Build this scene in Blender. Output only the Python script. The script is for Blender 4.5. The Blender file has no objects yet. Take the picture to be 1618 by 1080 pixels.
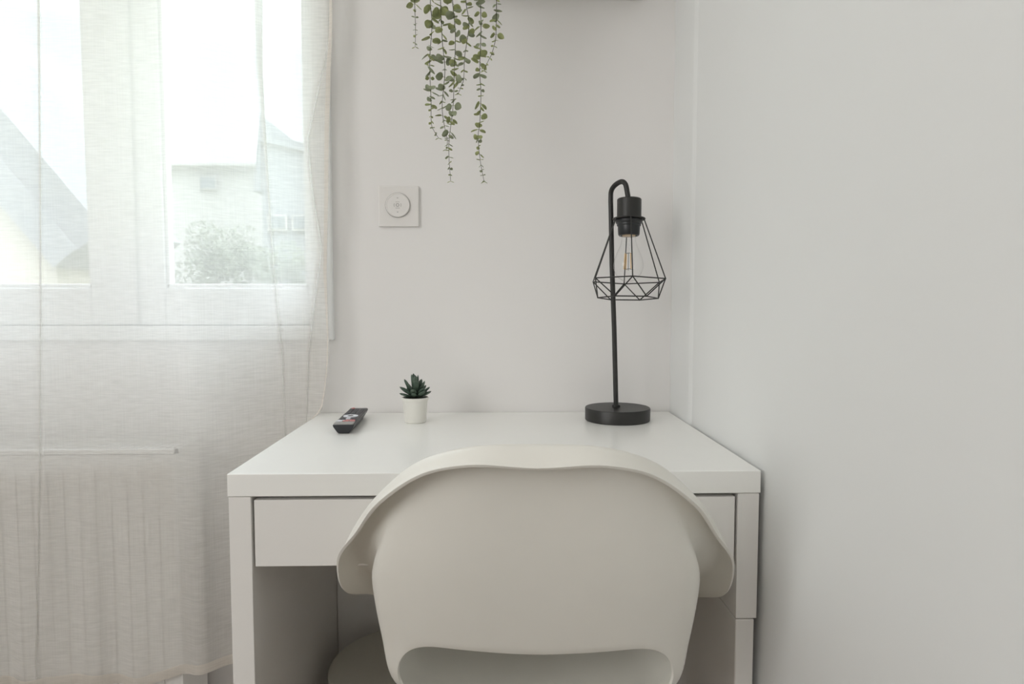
import bpy, bmesh, math, random
from mathutils import Vector, Matrix

S = bpy.context.scene
COL = S.collection
PI = math.pi

# ------------------------------------------------------------------ camera
CAM = Vector((-0.00273, -1.41359, 0.98471))
YAW, PITCH, FPX = 0.0259286, 0.061697, 1071.35
cam_d = bpy.data.cameras.new('camera')
cam_d.sensor_width = 36.0
cam_d.lens = 36.0 * FPX / 1618.0
cam_d.clip_start = 0.02
cam_d.clip_end = 400
cam = bpy.data.objects.new('camera', cam_d)
COL.objects.link(cam)
cam.location = CAM
cam.rotation_euler = (PI / 2 - PITCH, 0.0, -YAW)
S.camera = cam

# ------------------------------------------------------------------ sky
W = bpy.data.worlds.new('overcast_sky')
S.world = W
W.use_nodes = True
wn = W.node_tree
wn.nodes.clear()
wo = wn.nodes.new('ShaderNodeOutputWorld')
wb = wn.nodes.new('ShaderNodeBackground')
wb.inputs[0].default_value = (0.84, 0.94, 1.0, 1)
# overcast sky: dim at the horizon, several times brighter overhead
wtc = wn.nodes.new('ShaderNodeTexCoord')
wsep = wn.nodes.new('ShaderNodeSeparateXYZ')
wn.links.new(wtc.outputs['Generated'], wsep.inputs[0])
wmr = wn.nodes.new('ShaderNodeMapRange')
wmr.inputs['From Min'].default_value = 0.32
wmr.inputs['From Max'].default_value = 0.92
wmr.inputs['To Min'].default_value = 1.05
wmr.inputs['To Max'].default_value = 12.0
wn.links.new(wsep.outputs['Z'], wmr.inputs['Value'])
wn.links.new(wmr.outputs[0], wb.inputs[1])
wn.links.new(wb.outputs[0], wo.inputs[0])


def area(name, loc, rot, sx, sy, power, col):
    l = bpy.data.lights.new(name, 'AREA')
    l.shape = 'RECTANGLE'
    l.size, l.size_y = sx, sy
    l.energy = power
    l.color = col
    o = bpy.data.objects.new(name, l)
    COL.objects.link(o)
    o.location = loc
    o.rotation_euler = rot
    return o


# added fill lights with no modelled source: by the left wall and under the ceiling
area('left_fill_light', (-2.34, -2.4, 1.62), (0, -PI / 2, 0), 1.3, 1.6, 27, (1.0, 0.995, 0.975))
area('ceiling_fill_light', (-0.75, -0.75, 2.44), (0, 0, 0), 1.0, 0.8, 1.6, (1.0, 0.98, 0.95))

S.view_settings.view_transform = 'Standard'
S.view_settings.look = 'None'
S.view_settings.gamma = 1.0
S.view_settings.use_curve_mapping = False
S.view_settings.exposure = 0.33
try:
    S.cycles.max_bounces = 14
    S.cycles.diffuse_bounces = 7
    S.cycles.transparent_max_bounces = 24
    S.cycles.use_denoising = True
    S.cycles.sample_clamp_indirect = 8.0
except Exception:
    pass


# ------------------------------------------------------------------ pixel rays (authoring aid: turns a measured point into metres)
_c, _s = math.cos(YAW), math.sin(YAW)
_F = Vector((_s * math.cos(PITCH), _c * math.cos(PITCH), -math.sin(PITCH)))
_R = Vector((_c, -_s, 0))
_U = _R.cross(_F)


def at_y(px, py, Y):
    r = _F + _R * ((px - 809) / FPX) + _U * ((540 - py) / FPX)
    return CAM + r * ((Y - CAM.y) / r.y)


# ------------------------------------------------------------------ materials
def new_mat(name):
    m = bpy.data.materials.new(name)
    m.use_nodes = True
    m.node_tree.nodes.clear()
    o = m.node_tree.nodes.new('ShaderNodeOutputMaterial')
    return m, m.node_tree, o


def pmat(name, col, rough=0.5, metal=0.0, var=0.02, vscale=8.0, bump=0.0, bscale=200.0, spec=0.5, coat=0.0, stretch=(1, 1, 1)):
    m, t, o = new_mat(name)
    p = t.nodes.new('ShaderNodeBsdfPrincipled')
    tc = t.nodes.new('ShaderNodeTexCoord')
    mp = t.nodes.new('ShaderNodeMapping')
    mp.inputs['Scale'].default_value = stretch
    t.links.new(tc.outputs['Object'], mp.inputs[0])
    n = t.nodes.new('ShaderNodeTexNoise')
    n.inputs['Scale'].default_value = vscale
    n.inputs['Detail'].default_value = 4
    t.links.new(mp.outputs[0], n.inputs['Vector'])
    r = t.nodes.new('ShaderNodeValToRGB')
    r.color_ramp.elements[0].position = 0.3
    r.color_ramp.elements[1].position = 0.7
    r.color_ramp.elements[0].color = tuple(max(0, c * (1 - var)) for c in col) + (1,)
    r.color_ramp.elements[1].color = tuple(min(1, c * (1 + var)) for c in col) + (1,)
    t.links.new(n.outputs[0], r.inputs[0])
    t.links.new(r.outputs[0], p.inputs['Base Color'])
    p.inputs['Roughness'].default_value = rough
    p.inputs['Metallic'].default_value = metal
    p.inputs['Specular IOR Level'].default_value = spec
    p.inputs['Coat Weight'].default_value = coat
    if bump > 0:
        n2 = t.nodes.new('ShaderNodeTexNoise')
        n2.inputs['Scale'].default_value = bscale
        n2.inputs['Detail'].default_value = 3
        t.links.new(mp.outputs[0], n2.inputs['Vector'])
        b = t.nodes.new('ShaderNodeBump')
        b.inputs['Strength'].default_value = bump
        b.inputs['Distance'].default_value = 0.001
        t.links.new(n2.outputs[0], b.inputs['Height'])
        t.links.new(b.outputs[0], p.inputs['Normal'])
    t.links.new(p.outputs[0], o.inputs[0])
    return m


def clear_glass(name, tint=(1, 1, 1)):
    m, t, o = new_mat(name)
    tr = t.nodes.new('ShaderNodeBsdfTransparent')
    tr.inputs[0].default_value = tint + (1,)
    g = t.nodes.new('ShaderNodeBsdfGlossy')
    g.inputs['Roughness'].default_value = 0.02
    lw = t.nodes.new('ShaderNodeLayerWeight')
    lw.inputs[0].default_value = 0.5
    pw = t.nodes.new('ShaderNodeMath')
    pw.operation = 'POWER'
    pw.inputs[1].default_value = 3.5
    t.links.new(lw.outputs['Facing'], pw.inputs[0])
    ml = t.nodes.new('ShaderNodeMath')
    ml.operation = 'MULTIPLY_ADD'
    ml.inputs[1].default_value = 0.45
    ml.inputs[2].default_value = 0.035
    t.links.new(pw.outputs[0], ml.inputs[0])
    mx = t.nodes.new('ShaderNodeMixShader')
    t.links.new(ml.outputs[0], mx.inputs[0])
    t.links.new(tr.outputs[0], mx.inputs[1])
    t.links.new(g.outputs[0], mx.inputs[2])
    t.links.new(mx.outputs[0], o.inputs[0])
    return m


def linen(name, cover, col=(0.915, 0.93, 0.935)):
    m, t, o = new_mat(name)
    tc = t.nodes.new('ShaderNodeTexCoord')

    def noise(sc, scale, det=2.0):
        mp = t.nodes.new('ShaderNodeMapping')
        mp.inputs['Scale'].default_value = sc
        t.links.new(tc.outputs['Object'], mp.inputs[0])
        n = t.nodes.new('ShaderNodeTexNoise')
        n.inputs['Scale'].default_value = scale
        n.inputs['Detail'].default_value = det
        t.links.new(mp.outputs[0], n.inputs['Vector'])
        return n.outputs[0]
    slub = noise((34, 34, 420), 1.0, 4.0)      # long weft slubs
    warp = noise((700, 1, 10), 1.0)       # vertical threads
    cloud = noise((6, 6, 9), 1.0, 3.0)

    def mth(op, a, b):
        n = t.nodes.new('ShaderNodeMath')
        n.operation = op
        for i, v in enumerate((a, b)):
            if isinstance(v, (int, float)):
                n.inputs[i].default_value = v
            else:
                t.links.new(v, n.inputs[i])
        return n.outputs[0]
    f = mth('ADD', mth('MULTIPLY', mth('SUBTRACT', slub, 0.5), 0.26), mth('MULTIPLY', mth('SUBTRACT', warp, 0.5), 0.12))
    f = mth('ADD', f, mth('MULTIPLY', mth('SUBTRACT', cloud, 0.5), 0.16))
    f = mth('ADD', f, cover)
    cl = t.nodes.new('ShaderNodeClamp')
    t.links.new(f, cl.inputs[0])
    cl.inputs[1].default_value = 0.2
    cl.inputs[2].default_value = 0.97
    d = t.nodes.new('ShaderNodeBsdfDiffuse')
    d.inputs[0].default_value = (col[0] * 0.95, col[1] * 0.905, col[2] * 0.85, 1)
    tl = t.nodes.new('ShaderNodeBsdfTranslucent')
    tl.inputs[0].default_value = col + (1,)
    mx = t.nodes.new('ShaderNodeMixShader')
    mx.inputs[0].default_value = 0.44
    t.links.new(d.outputs[0], mx.inputs[1])
    t.links.new(tl.outputs[0], mx.inputs[2])
    tr = t.nodes.new('ShaderNodeBsdfTransparent')
    m2 = t.nodes.new('ShaderNodeMixShader')
    t.links.new(cl.outputs[0], m2.inputs[0])
    t.links.new(tr.outputs[0], m2.inputs[1])
    t.links.new(mx.outputs[0], m2.inputs[2])
    t.links.new(m2.outputs[0], o.inputs[0])
    return m


def leaf_mat(name, dark, light, rough=0.45, transl=0.25):
    m, t, o = new_mat(name)
    tc = t.nodes.new('ShaderNodeTexCoord')
    n = t.nodes.new('ShaderNodeTexNoise')
    n.inputs['Scale'].default_value = 70.0
    n.inputs['Detail'].default_value = 2.0
    t.links.new(tc.outputs['Object'], n.inputs['Vector'])
    r = t.nodes.new('ShaderNodeValToRGB')
    r.color_ramp.elements[0].position = 0.35
    r.color_ramp.elements[1].position = 0.65
    r.color_ramp.elements[0].color = dark + (1,)
    r.color_ramp.elements[1].color = light + (1,)
    t.links.new(n.outputs[0], r.inputs[0])
    p = t.nodes.new('ShaderNodeBsdfPrincipled')
    p.inputs['Roughness'].default_value = rough
    t.links.new(r.outputs[0], p.inputs['Base Color'])
    tl = t.nodes.new('ShaderNodeBsdfTranslucent')
    t.links.new(r.outputs[0], tl.inputs[0])
    mx = t.nodes.new('ShaderNodeMixShader')
    mx.inputs[0].default_value = transl
    t.links.new(p.outputs[0], mx.inputs[1])
    t.links.new(tl.outputs[0], mx.inputs[2])
    t.links.new(mx.outputs[0], o.inputs[0])
    return m


def wood_floor(name):
    m, t, o = new_mat(name)
    tc = t.nodes.new('ShaderNodeTexCoord')
    b = t.nodes.new('ShaderNodeTexBrick')
    b.inputs['Scale'].default_value = 1.0
    b.inputs['Brick Width'].default_value = 1.2
    b.inputs['Row Height'].default_value = 0.19
    b.inputs['Mortar Size'].default_value = 0.002
    b.inputs['Color1'].default_value = (0.12, 0.07, 0.03, 1)
    b.inputs['Color2'].default_value = (0.15, 0.09, 0.04, 1)
    b.inputs['Mortar'].default_value = (0.12, 0.08, 0.05, 1)
    t.links.new(tc.outputs['Object'], b.inputs['Vector'])
    mp = t.nodes.new('ShaderNodeMapping')
    mp.inputs['Scale'].default_value = (1.5, 30, 1)
    t.links.new(tc.outputs['Object'], mp.inputs[0])
    n = t.nodes.new('ShaderNodeTexNoise')
    n.inputs['Scale'].default_value = 3
    n.inputs['Detail'].default_value = 6
    t.links.new(mp.outputs[0], n.inputs['Vector'])
    mx = t.nodes.new('ShaderNodeMix')
    mx.data_type = 'RGBA'
    mx.blend_type = 'MULTIPLY'
    mx.inputs[0].default_value = 0.35
    t.links.new(b.outputs[0], mx.inputs[6])
    t.links.new(n.outputs[0], mx.inputs[7])
    p = t.nodes.new('ShaderNodeBsdfPrincipled')
    p.inputs['Roughness'].default_value = 0.4
    t.links.new(mx.outputs[2], p.inputs['Base Color'])
    t.links.new(p.outputs[0], o.inputs[0])
    return m


M_WALL = pmat('painted_wall', (0.825, 0.81, 0.80), 0.75, var=0.006, vscale=1.5, bump=0.06, bscale=60)
M_WALLR = pmat('painted_side_wall', (0.80, 0.81, 0.805), 0.65, var=0.006, vscale=1.5, bump=0.05, bscale=60)
M_CEIL = pmat('painted_ceiling', (0.84, 0.84, 0.84), 0.8, var=0.005)
M_FLOOR = wood_floor('oak_laminate')
M_FRAME = pmat('white_window_paint', (0.86, 0.87, 0.87), 0.35, var=0.004)
M_DESK = pmat('white_desk_foil', (0.93, 0.93, 0.905), 0.25, var=0.004, vscale=20, bump=0.02, bscale=500)
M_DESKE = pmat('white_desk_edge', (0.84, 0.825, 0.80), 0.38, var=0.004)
M_GAP_SHADE = pmat('gap_shade', (0.035, 0.03, 0.025), 0.9)  # near-black colour standing in for shade inside the drawer gap
M_SHELL = pmat('warm_white_plastic', (0.82, 0.805, 0.75), 0.38, var=0.006, vscale=30, bump=0.02, bscale=900)
M_WOODLEG = pmat('beech_leg', (0.56, 0.40, 0.24), 0.45, var=0.12, vscale=6, stretch=(1, 1, 0.1))
M_BLACK = pmat('black_powder_coat', (0.017, 0.0165, 0.015), 0.42, var=0.05, bump=0.1, bscale=900)
M_SOCKET = pmat('black_lamp_socket', (0.012, 0.014, 0.016), 0.35, var=0.05)
M_BRASS = pmat('brass_cap', (0.55, 0.40, 0.22), 0.3, metal=0.9, var=0.05)
M_BULB = clear_glass('bulb_glass')
M_STEM = pmat('bulb_glass_stem', (0.75, 0.78, 0.78), 0.1, var=0.02)
M_FIL = pmat('amber_filament', (0.75, 0.50, 0.22), 0.5, var=0.05)
M_PLATE = pmat('white_switch_plastic', (0.78, 0.76, 0.74), 0.35, var=0.003)
M_MARK = pmat('grey_switch_print', (0.42, 0.41, 0.40), 0.6, var=0.02)
M_POT = pmat('white_glazed_pot', (0.80, 0.79, 0.74), 0.35, var=0.01)
M_SOIL = pmat('dark_soil', (0.02, 0.025, 0.018), 0.95, var=0.5, vscale=300, bump=0.8, bscale=700)
M_SUCC = leaf_mat('succulent_leaf', (0.045, 0.080, 0.058), (0.10, 0.145, 0.105), 0.5, 0.05)
M_EUC = leaf_mat('eucalyptus_leaf', (0.30, 0.34, 0.15), (0.50, 0.54, 0.26), 0.55, 0.25)
M_EUCG = leaf_mat('eucalyptus_leaf_grey', (0.30, 0.34, 0.22), (0.43, 0.47, 0.32), 0.6, 0.25)
M_TWIG = pmat('dark_vine_stem', (0.055, 0.06, 0.03), 0.7, var=0.2)
M_REM = pmat('black_remote_plastic', (0.022, 0.024, 0.028), 0.35, var=0.03)
M_REMF = pmat('remote_face', (0.028, 0.026, 0.032), 0.35, var=0.05)
M_REMG = pmat('remote_silver_band', (0.33, 0.33, 0.32), 0.35, var=0.02)
M_WKEY = pmat('white_key', (0.80, 0.82, 0.88), 0.4, var=0.01)
M_RKEY = pmat('pink_red_key', (0.70, 0.30, 0.30), 0.4, var=0.01)
M_DKEY = pmat('dark_key', (0.11, 0.11, 0.12), 0.5, var=0.02)
M_RAD = pmat('white_radiator_enamel', (0.80, 0.79, 0.77), 0.4, var=0.004)
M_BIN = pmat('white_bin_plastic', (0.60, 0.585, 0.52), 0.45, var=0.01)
M_CURT = linen('linen_voile', 0.62)
M_HEM = linen('linen_hem', 0.82, (0.88, 0.86, 0.83))
M_GLASS = clear_glass('window_glass')
M_ROD = pmat('curtain_rod_metal', (0.7, 0.7, 0.7), 0.3, metal=0.8)
M_SHELF = pmat('white_shelf', (0.78, 0.77, 0.74), 0.4, var=0.004)
M_SCREW = pmat('dark_steel', (0.05, 0.05, 0.05), 0.4, metal=0.6)
M_REND = pmat('pale_render', (0.30, 0.29, 0.27), 0.9, var=0.05, vscale=2)
M_RENDC = pmat('cream_render', (0.44, 0.40, 0.33), 0.9, var=0.05, vscale=2)
M_ROOF = pmat('grey_roof', (0.13, 0.14, 0.15), 0.85, var=0.12, vscale=6)
M_FASC = pmat('grey_fascia', (0.16, 0.17, 0.18), 0.7, var=0.03)
M_PANE = pmat('dark_far_pane', (0.10, 0.12, 0.13), 0.2, var=0.1)
M_LAWN = pmat('outdoor_ground', (0.22, 0.24, 0.14), 0.95, var=0.2, vscale=0.8)
M_TREE = leaf_mat('tree_leaves', (0.06, 0.08, 0.05), (0.16, 0.18, 0.11), 0.7, 0.2)


# ------------------------------------------------------------------ mesh helpers
def link(name, bm, mat, parent=None, smooth=True, bevel=0.0, seg=2, auto=35, loc=None):
    me = bpy.data.meshes.new(name)
    bmesh.ops.recalc_face_normals(bm, faces=bm.faces)
    bm.to_mesh(me)
    bm.free()
    for p in me.polygons:
        p.use_smooth = smooth
    if smooth:
        try:
            me.set_sharp_from_angle(angle=math.radians(auto))
        except Exception:
            pass
    mats = mat if isinstance(mat, (list, tuple)) else [mat]
    for m in mats:
        me.materials.append(m)
    o = bpy.data.objects.new(name, me)
    COL.objects.link(o)
    if parent is not None:
        o.parent = parent
    if loc is not None:
        o.location = loc
    if bevel > 0:
        b = o.modifiers.new('bevel', 'BEVEL')
        b.width = bevel
        b.segments = seg
        b.limit_method = 'ANGLE'
        b.angle_limit = math.radians(40)
        b.harden_normals = False
    return o


def thing(name, label, cat, loc=(0, 0, 0), rz=0.0, group=None):
    o = bpy.data.objects.new(name, None)
    COL.objects.link(o)
    o.empty_display_size = 0.05
    o.location = loc
    o.rotation_euler = (0, 0, rz)
    tag(o, label, cat, group)
    return o


def tag(o, label, cat, group=None):
    o['label'] = label
    o['category'] = cat
    if group:
        o['group'] = group
    return o


def struct(o, label=None):
    o['kind'] = 'structure'
    return o


def box(bm, x0, x1, y0, y1, z0, z1):
    vs = [bm.verts.new((x, y, z)) for x in (x0, x1) for y in (y0, y1) for z in (z0, z1)]
    for f in ((0, 1, 3, 2), (4, 6, 7, 5), (0, 4, 5, 1), (2, 3, 7, 6), (0, 2, 6, 4), (1, 5, 7, 3)):
        bm.faces.new([vs[i] for i in f])


def boxes(*bs):
    bm = bmesh.new()
    for b in bs:
        box(bm, *b)
    return bm


def lathe(prof, n=48, cx=0, cy=0, cap=True, bm=None):
    """prof: (r, z) list; closed at r=0 ends."""
    bm = bm or bmesh.new()
    rings = []
    for r, z in prof:
        if r < 1e-6:
            rings.append([bm.verts.new((cx, cy, z))])
        else:
            rings.append([bm.verts.new((cx + r * math.cos(2 * PI * i / n), cy + r * math.sin(2 * PI * i / n), z)) for i in range(n)])
    for a, b in zip(rings, rings[1:]):
        for i in range(n):
            j = (i + 1) % n
            if len(a) == 1 and len(b) == 1:
                continue
            if len(a) == 1:
                bm.faces.new((a[0], b[i], b[j]))
            elif len(b) == 1:
                bm.faces.new((a[i], b[0], a[j]))
            else:
                bm.faces.new((a[i], b[i], b[j], a[j]))
    return bm


def tube(bm, pts, r, n=10, cap=True):
    pts = [Vector(p) for p in pts]
    rr = r if isinstance(r, (list, tuple)) else [r] * len(pts)
    prev = None
    rings = []
    for i, p in enumerate(pts):
        if i == 0:
            d = pts[1] - p
        elif i == len(pts) - 1:
            d = p - pts[i - 1]
        else:
            d = (pts[i + 1] - p).normalized() + (p - pts[i - 1]).normalized()
        d.normalize()
        if prev is None:
            a = Vector((0, 0, 1)) if abs(d.z) < 0.9 else Vector((1, 0, 0))
            x = d.cross(a).normalized()
        else:
            x = (prev - d * prev.dot(d)).normalized()
        prev = x
        y = d.cross(x)
        rings.append([bm.verts.new(p + (x * math.cos(2 * PI * k / n) + y * math.sin(2 * PI * k / n)) * rr[i]) for k in range(n)])
    for a, b in zip(rings, rings[1:]):
        for k in range(n):
            bm.faces.new((a[k], a[(k + 1) % n], b[(k + 1) % n], b[k]))
    if cap:
        bm.faces.new(rings[0])
        bm.faces.new(rings[-1][::-1])
    return bm


def catmull(P, t):
    """P list of Vectors, t in [0, len-1]"""
    n = len(P) - 1
    i = min(int(t), n - 1)
    u = t - i
    p1, p2 = P[i], P[i + 1]
    p0 = P[i - 1] if i > 0 else p1 * 2 - p2
    p3 = P[i + 2] if i + 2 <= n else p2 * 2 - p1
    return 0.5 * ((2 * p1) + (p2 - p0) * u + (2 * p0 - 5 * p1 + 4 * p2 - p3) * u * u + (3 * p1 - p0 - 3 * p2 + p3) * u ** 3)


# ------------------------------------------------------------------ room shell
XR = 0.372            # right wall
XL, YB, ZC = -2.40, -3.70, 2.50
WX0, WX1, WZ0, WZ1 = -1.190, -0.334, 0.902, 2.05     # window outer frame

wb_ = boxes((XL - 0.12, WX0, 0.0, 0.16, -0.1, ZC + 0.1), (WX1, XR + 0.12, 0.0, 0.16, -0.1, ZC + 0.1),
            (WX0, WX1, 0.0, 0.16, -0.1, WZ0), (WX0, WX1, 0.0, 0.16, WZ1, ZC + 0.1))
struct(link('wall_back', wb_, M_WALL, smooth=False))
struct(link('wall_right', boxes((XR, XR + 0.12, YB - 0.1, 0.0, -0.1, ZC + 0.1)), M_WALLR, smooth=False))
struct(link('wall_left', boxes((XL - 0.12, XL, YB - 0.1, 0.0, -0.1, ZC + 0.1)), M_WALL, smooth=False))
struct(link('wall_rear', boxes((XL, XR, YB - 0.12, YB, -0.1, ZC + 0.1)), M_WALL, smooth=False))
struct(link('floor', boxes((XL, XR, YB, 0.0, -0.1, 0.0)), M_FLOOR, smooth=False))
struct(link('ceiling', boxes((XL, XR, YB, 0.0, ZC, ZC + 0.1)), M_CEIL, smooth=False))
# shallow boxed strip running up the right wall by the corner
tb = bmesh.new()
prof = [(XR + 0.001, -0.150), (XR - 0.0015, -0.143), (XR - 0.0038, -0.134), (XR - 0.0042, -0.128), (XR - 0.0042, 0.0), (XR + 0.001, 0.0)]
lo = [tb.verts.new((x, y, 0.0)) for x, y in prof]
hi = [tb.verts.new((x, y, ZC)) for x, y in prof]
for i in range(len(prof)):
    j = (i + 1) % len(prof)
    tb.faces.new((lo[i], lo[j], hi[j], hi[i]))
tb.faces.new(lo)
tb.faces.new(hi[::-1])
struct(link('trim_1', tb, M_WALLR, smooth=False))
struct(link('baseboard_back', boxes((XL, XR - 0.005, -0.012, 0.0, 0.0, 0.07)), M_FRAME, smooth=False, bevel=0.002))
struct(link('baseboard_right', boxes((XR - 0.012, XR, YB, -0.152, 0.0, 0.07)), M_FRAME, smooth=False, bevel=0.002))

# ------------------------------------------------------------------ window
win = bpy.data.objects.new('window_1', None)
COL.objects.link(win)
struct(win)
FO = 0.038        # outer frame width
gz0 = 1.010       # lower glass edge
fy0, fy1 = -0.014, 0.06
link('window_frame', boxes((WX0, WX0 + FO, fy0, fy1, WZ0, WZ1), (WX1 - FO, WX1, fy0, fy1, WZ0, WZ1),
                           (WX0 + FO, WX1 - FO, fy0, fy1, WZ0, WZ0 + 0.030), (WX0 + FO, WX1 - FO, fy0, fy1, WZ1 - 0.03, WZ1)),
     M_FRAME, win, smooth=False, bevel=0.003)
MX = -0.7557      # meeting line of the casements
for nm, a, b in (('casement', WX0 + FO, MX), ('casement', MX, WX1 - FO)):
    ga = a + (0.022 if a < -1 else 0.075)
    gb = b - (0.075 if a < -1 else 0.016)
    sy0, sy1 = 0.004, 0.052
    ca = link(nm, boxes((a + 0.001, ga, sy0, sy1, WZ0 + 0.031, WZ1 - 0.031), (gb, b - 0.001, sy0, sy1, WZ0 + 0.031, WZ1 - 0.031),
                        (ga, gb, sy0, sy1, WZ0 + 0.031, gz0), (ga, gb, sy0, sy1, WZ1 - 0.11, WZ1 - 0.031)), M_FRAME, win, smooth=False, bevel=0.004)
    link('glazing_bead', boxes((ga, gb, 0.012, 0.03, gz0, gz0 + 0.008), (ga, ga + 0.007, 0.012, 0.03, gz0, WZ1 - 0.11),
                               (gb - 0.007, gb, 0.012, 0.03, gz0, WZ1 - 0.11)), M_FRAME, ca, smooth=False, bevel=0.002)
    link('pane', boxes((ga, gb, 0.032, 0.036, gz0, WZ1 - 0.11)), M_GLASS, ca, smooth=False)
# cover strip over the meeting stiles and handle
link('cover_strip', boxes((MX - 0.022, MX + 0.022, -0.006, 0.004, WZ0 + 0.033, WZ1 - 0.033)), M_FRAME, win, smooth=False, bevel=0.003)
hb = boxes((MX - 0.012, MX + 0.012, -0.016, -0.006, 1.62, 1.69))
tube(hb, [(MX, -0.014, 1.655), (MX, -0.045, 1.655), (MX, -0.048, 1.64), (MX, -0.048, 1.55)], 0.008, 12)
link('window_handle', hb, M_FRAME, win)
link('window_sill', boxes((WX0 - 0.02, WX1 + 0.02, 0.08, 0.20, WZ0 - 0.05, WZ0 - 0.01)), M_REND, win, smooth=False)

# ------------------------------------------------------------------ outdoors
GZ = -3.2
struct(link('outdoor_ground', boxes((-60, 60, 0.5, 120, GZ - 0.2, GZ)), M_LAWN, smooth=False))


def gable_house(name, label, x0, x1, y0, y1, eave, ridge_x, ridge_z, wall_m, over=0.35, slab=0.30):
    t = thing(name, label, 'house', ((x0 + x1) / 2, (y0 + y1) / 2, GZ))
    ox, oy, oz = t.location
    bm = bmesh.new()
    pr = [(x0, GZ), (x1, GZ), (x1, eave), (ridge_x, ridge_z), (x0, eave)]
    A = [bm.verts.new((x - ox, y0 - oy, z - oz)) for x, z in pr]
    B = [bm.verts.new((x - ox, y1 - oy, z - oz)) for x, z in pr]
    bm.faces.new(A)
    bm.faces.new(B[::-1])
    for i in range(5):
        j = (i + 1) % 5
        bm.faces.new((A[i], B[i], B[j], A[j]))
    link('wall', bm, wall_m, t, smooth=False)
    for sgn in (-1, 1):
        ex = x0 if sgn < 0 else x1
        dx, dz = ex - ridge_x, eave - ridge_z
        L = math.hypot(dx, dz)
        ex2, ez2 = ex + dx / L * over, eave + dz / L * over
        nx, nz = -dz / L * (1 if dx > 0 else -1), dx / L * (1 if dx > 0 else -1)
        if nz < 0:
            nx, nz = -nx, -nz
        bm = bmesh.new()
        q = [(ridge_x, ridge_z), (ex2, ez2), (ex2 + nx * slab, ez2 + nz * slab), (ridge_x, ridge_z + slab / max(nz, .3))]
        A = [bm.verts.new((x - ox, y0 - over - oy, z - oz)) for x, z in q]
        B = [bm.verts.new((x - ox, y1 + over - oy, z - oz)) for x, z in q]
        bm.faces.new(A)
        bm.faces.new(B[::-1])
        for i in range(4):
            j = (i + 1) % 4
            bm.faces.new((A[i], B[i], B[j], A[j]))
        link('roof_slope', bm, M_ROOF, t, smooth=False)
        bm = bmesh.new()
        k = slab * 0.95
        q2 = [(ridge_x, ridge_z + 0.0), (ex2, ez2), (ex2 + nx * k * 0.5, ez2 + nz * k * 0.5), (ridge_x, ridge_z + k * 0.5 / max(nz, .3))]
        A = [bm.verts.new((x - ox, y0 - over - 0.06 - oy, z - oz)) for x, z in q2]
        B = [bm.verts.new((x - ox, y0 - over - 0.005 - oy, z - oz)) for x, z in q2]
        bm.faces.new(A)
        bm.faces.new(B[::-1])
        for i in range(4):
            j = (i + 1) % 4
            bm.faces.new((A[i], B[i], B[j], A[j]))
        link('bargeboard', bm, M_FASC, t, smooth=False)
    return t


def far_window(t, x, y, z, w, h):
    ox, oy, oz = t.location
    f = link('window', boxes((x - w / 2 - .05 - ox, x + w / 2 + .05 - ox, y - 0.08 - oy, y - oy, z - h / 2 - .05 - oz, z + h / 2 + .05 - oz)), M_REND, t, smooth=False)
    link('pane', boxes((x - w / 2 - ox, x + w / 2 - ox, y - 0.1 - oy, y - 0.079 - oy, z - h / 2 - oz, z + h / 2 - oz)), M_PANE, f, smooth=False)


# near gabled house on the left: its right roof slope crosses the left pane
YH = 7.0
a0, a1 = at_y(0, 300, YH), at_y(130, 452, YH)
sl = (a1.z - a0.z) / (a1.x - a0.x)
rx = a0.x - 3.2
h1 = gable_house('gabled_house', 'cream gabled house whose grey sloping roof edge crosses the left window pane',
                 rx - 5.0, a1.x - 0.3, YH, YH + 1.6, a1.z - sl * 0.3, rx, a0.z + sl * (rx - a0.x), M_RENDC, over=0.2, slab=0.72)
# long house behind
YB2 = 22.0
p0, p1 = at_y(60, 282, YB2), at_y(405, 262, YB2)
t = thing('long_house', 'long pale house with a small window, low behind the middle of the window', 'house', ((p0.x + p1.x) / 2, YB2 + 4, GZ))
ox, oy, oz = t.location
link('wall', boxes((p0.x - 3 - ox, p1.x + 0.4 - ox, -4, 4, 0, p1.z - 0.05 - oz)), M_REND, t, smooth=False)
bm = bmesh.new()
xa, xb = p0.x - 3.3 - ox, p1.x + 0.6 - ox
q = [(-4.3, p1.z - 0.05 - oz), (-4.3, p1.z + 0.05 - oz), (0, p1.z + 0.75 - oz), (4.3, p1.z + 0.05 - oz), (4.3, p1.z - 0.05 - oz)]
A = [bm.verts.new((xa, y, z)) for y, z in q]
B = [bm.verts.new((xb, y, z)) for y, z in q]
bm.faces.new(A); bm.faces.new(B[::-1])
for i in range(5):
    j = (i + 1) % 5
    bm.faces.new((A[i], B[i], B[j], A[j]))
link('roof', bm, M_REND, t, smooth=False)
w = at_y(330, 289, YB2)
far_window(t, w.x, YB2 - 0.02, w.z, 0.5, 0.35)
# taller grey house on the right
YG = 16.0
p0, p1 = at_y(412, 208, YG), at_y(500, 228, YG)
sl2 = (p1.z - p0.z) / (p1.x - p0.x)
h2 = gable_house('grey_roof_house', 'grey house with a gently sloping roof seen through the right window pane', p0.x - 0.0, p1.x + 4, YG, YG + 6,
                 p1.z + sl2 * 4 - 0.25, p0.x + 0.01, p0.z - 0.25, M_FASC, over=0.05, slab=0.2)
for px in (440, 478):
    w = at_y(px, 352, YG)
    far_window(h2, w.x, YG - 0.02, w.z, 0.38, 0.3)


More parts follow.
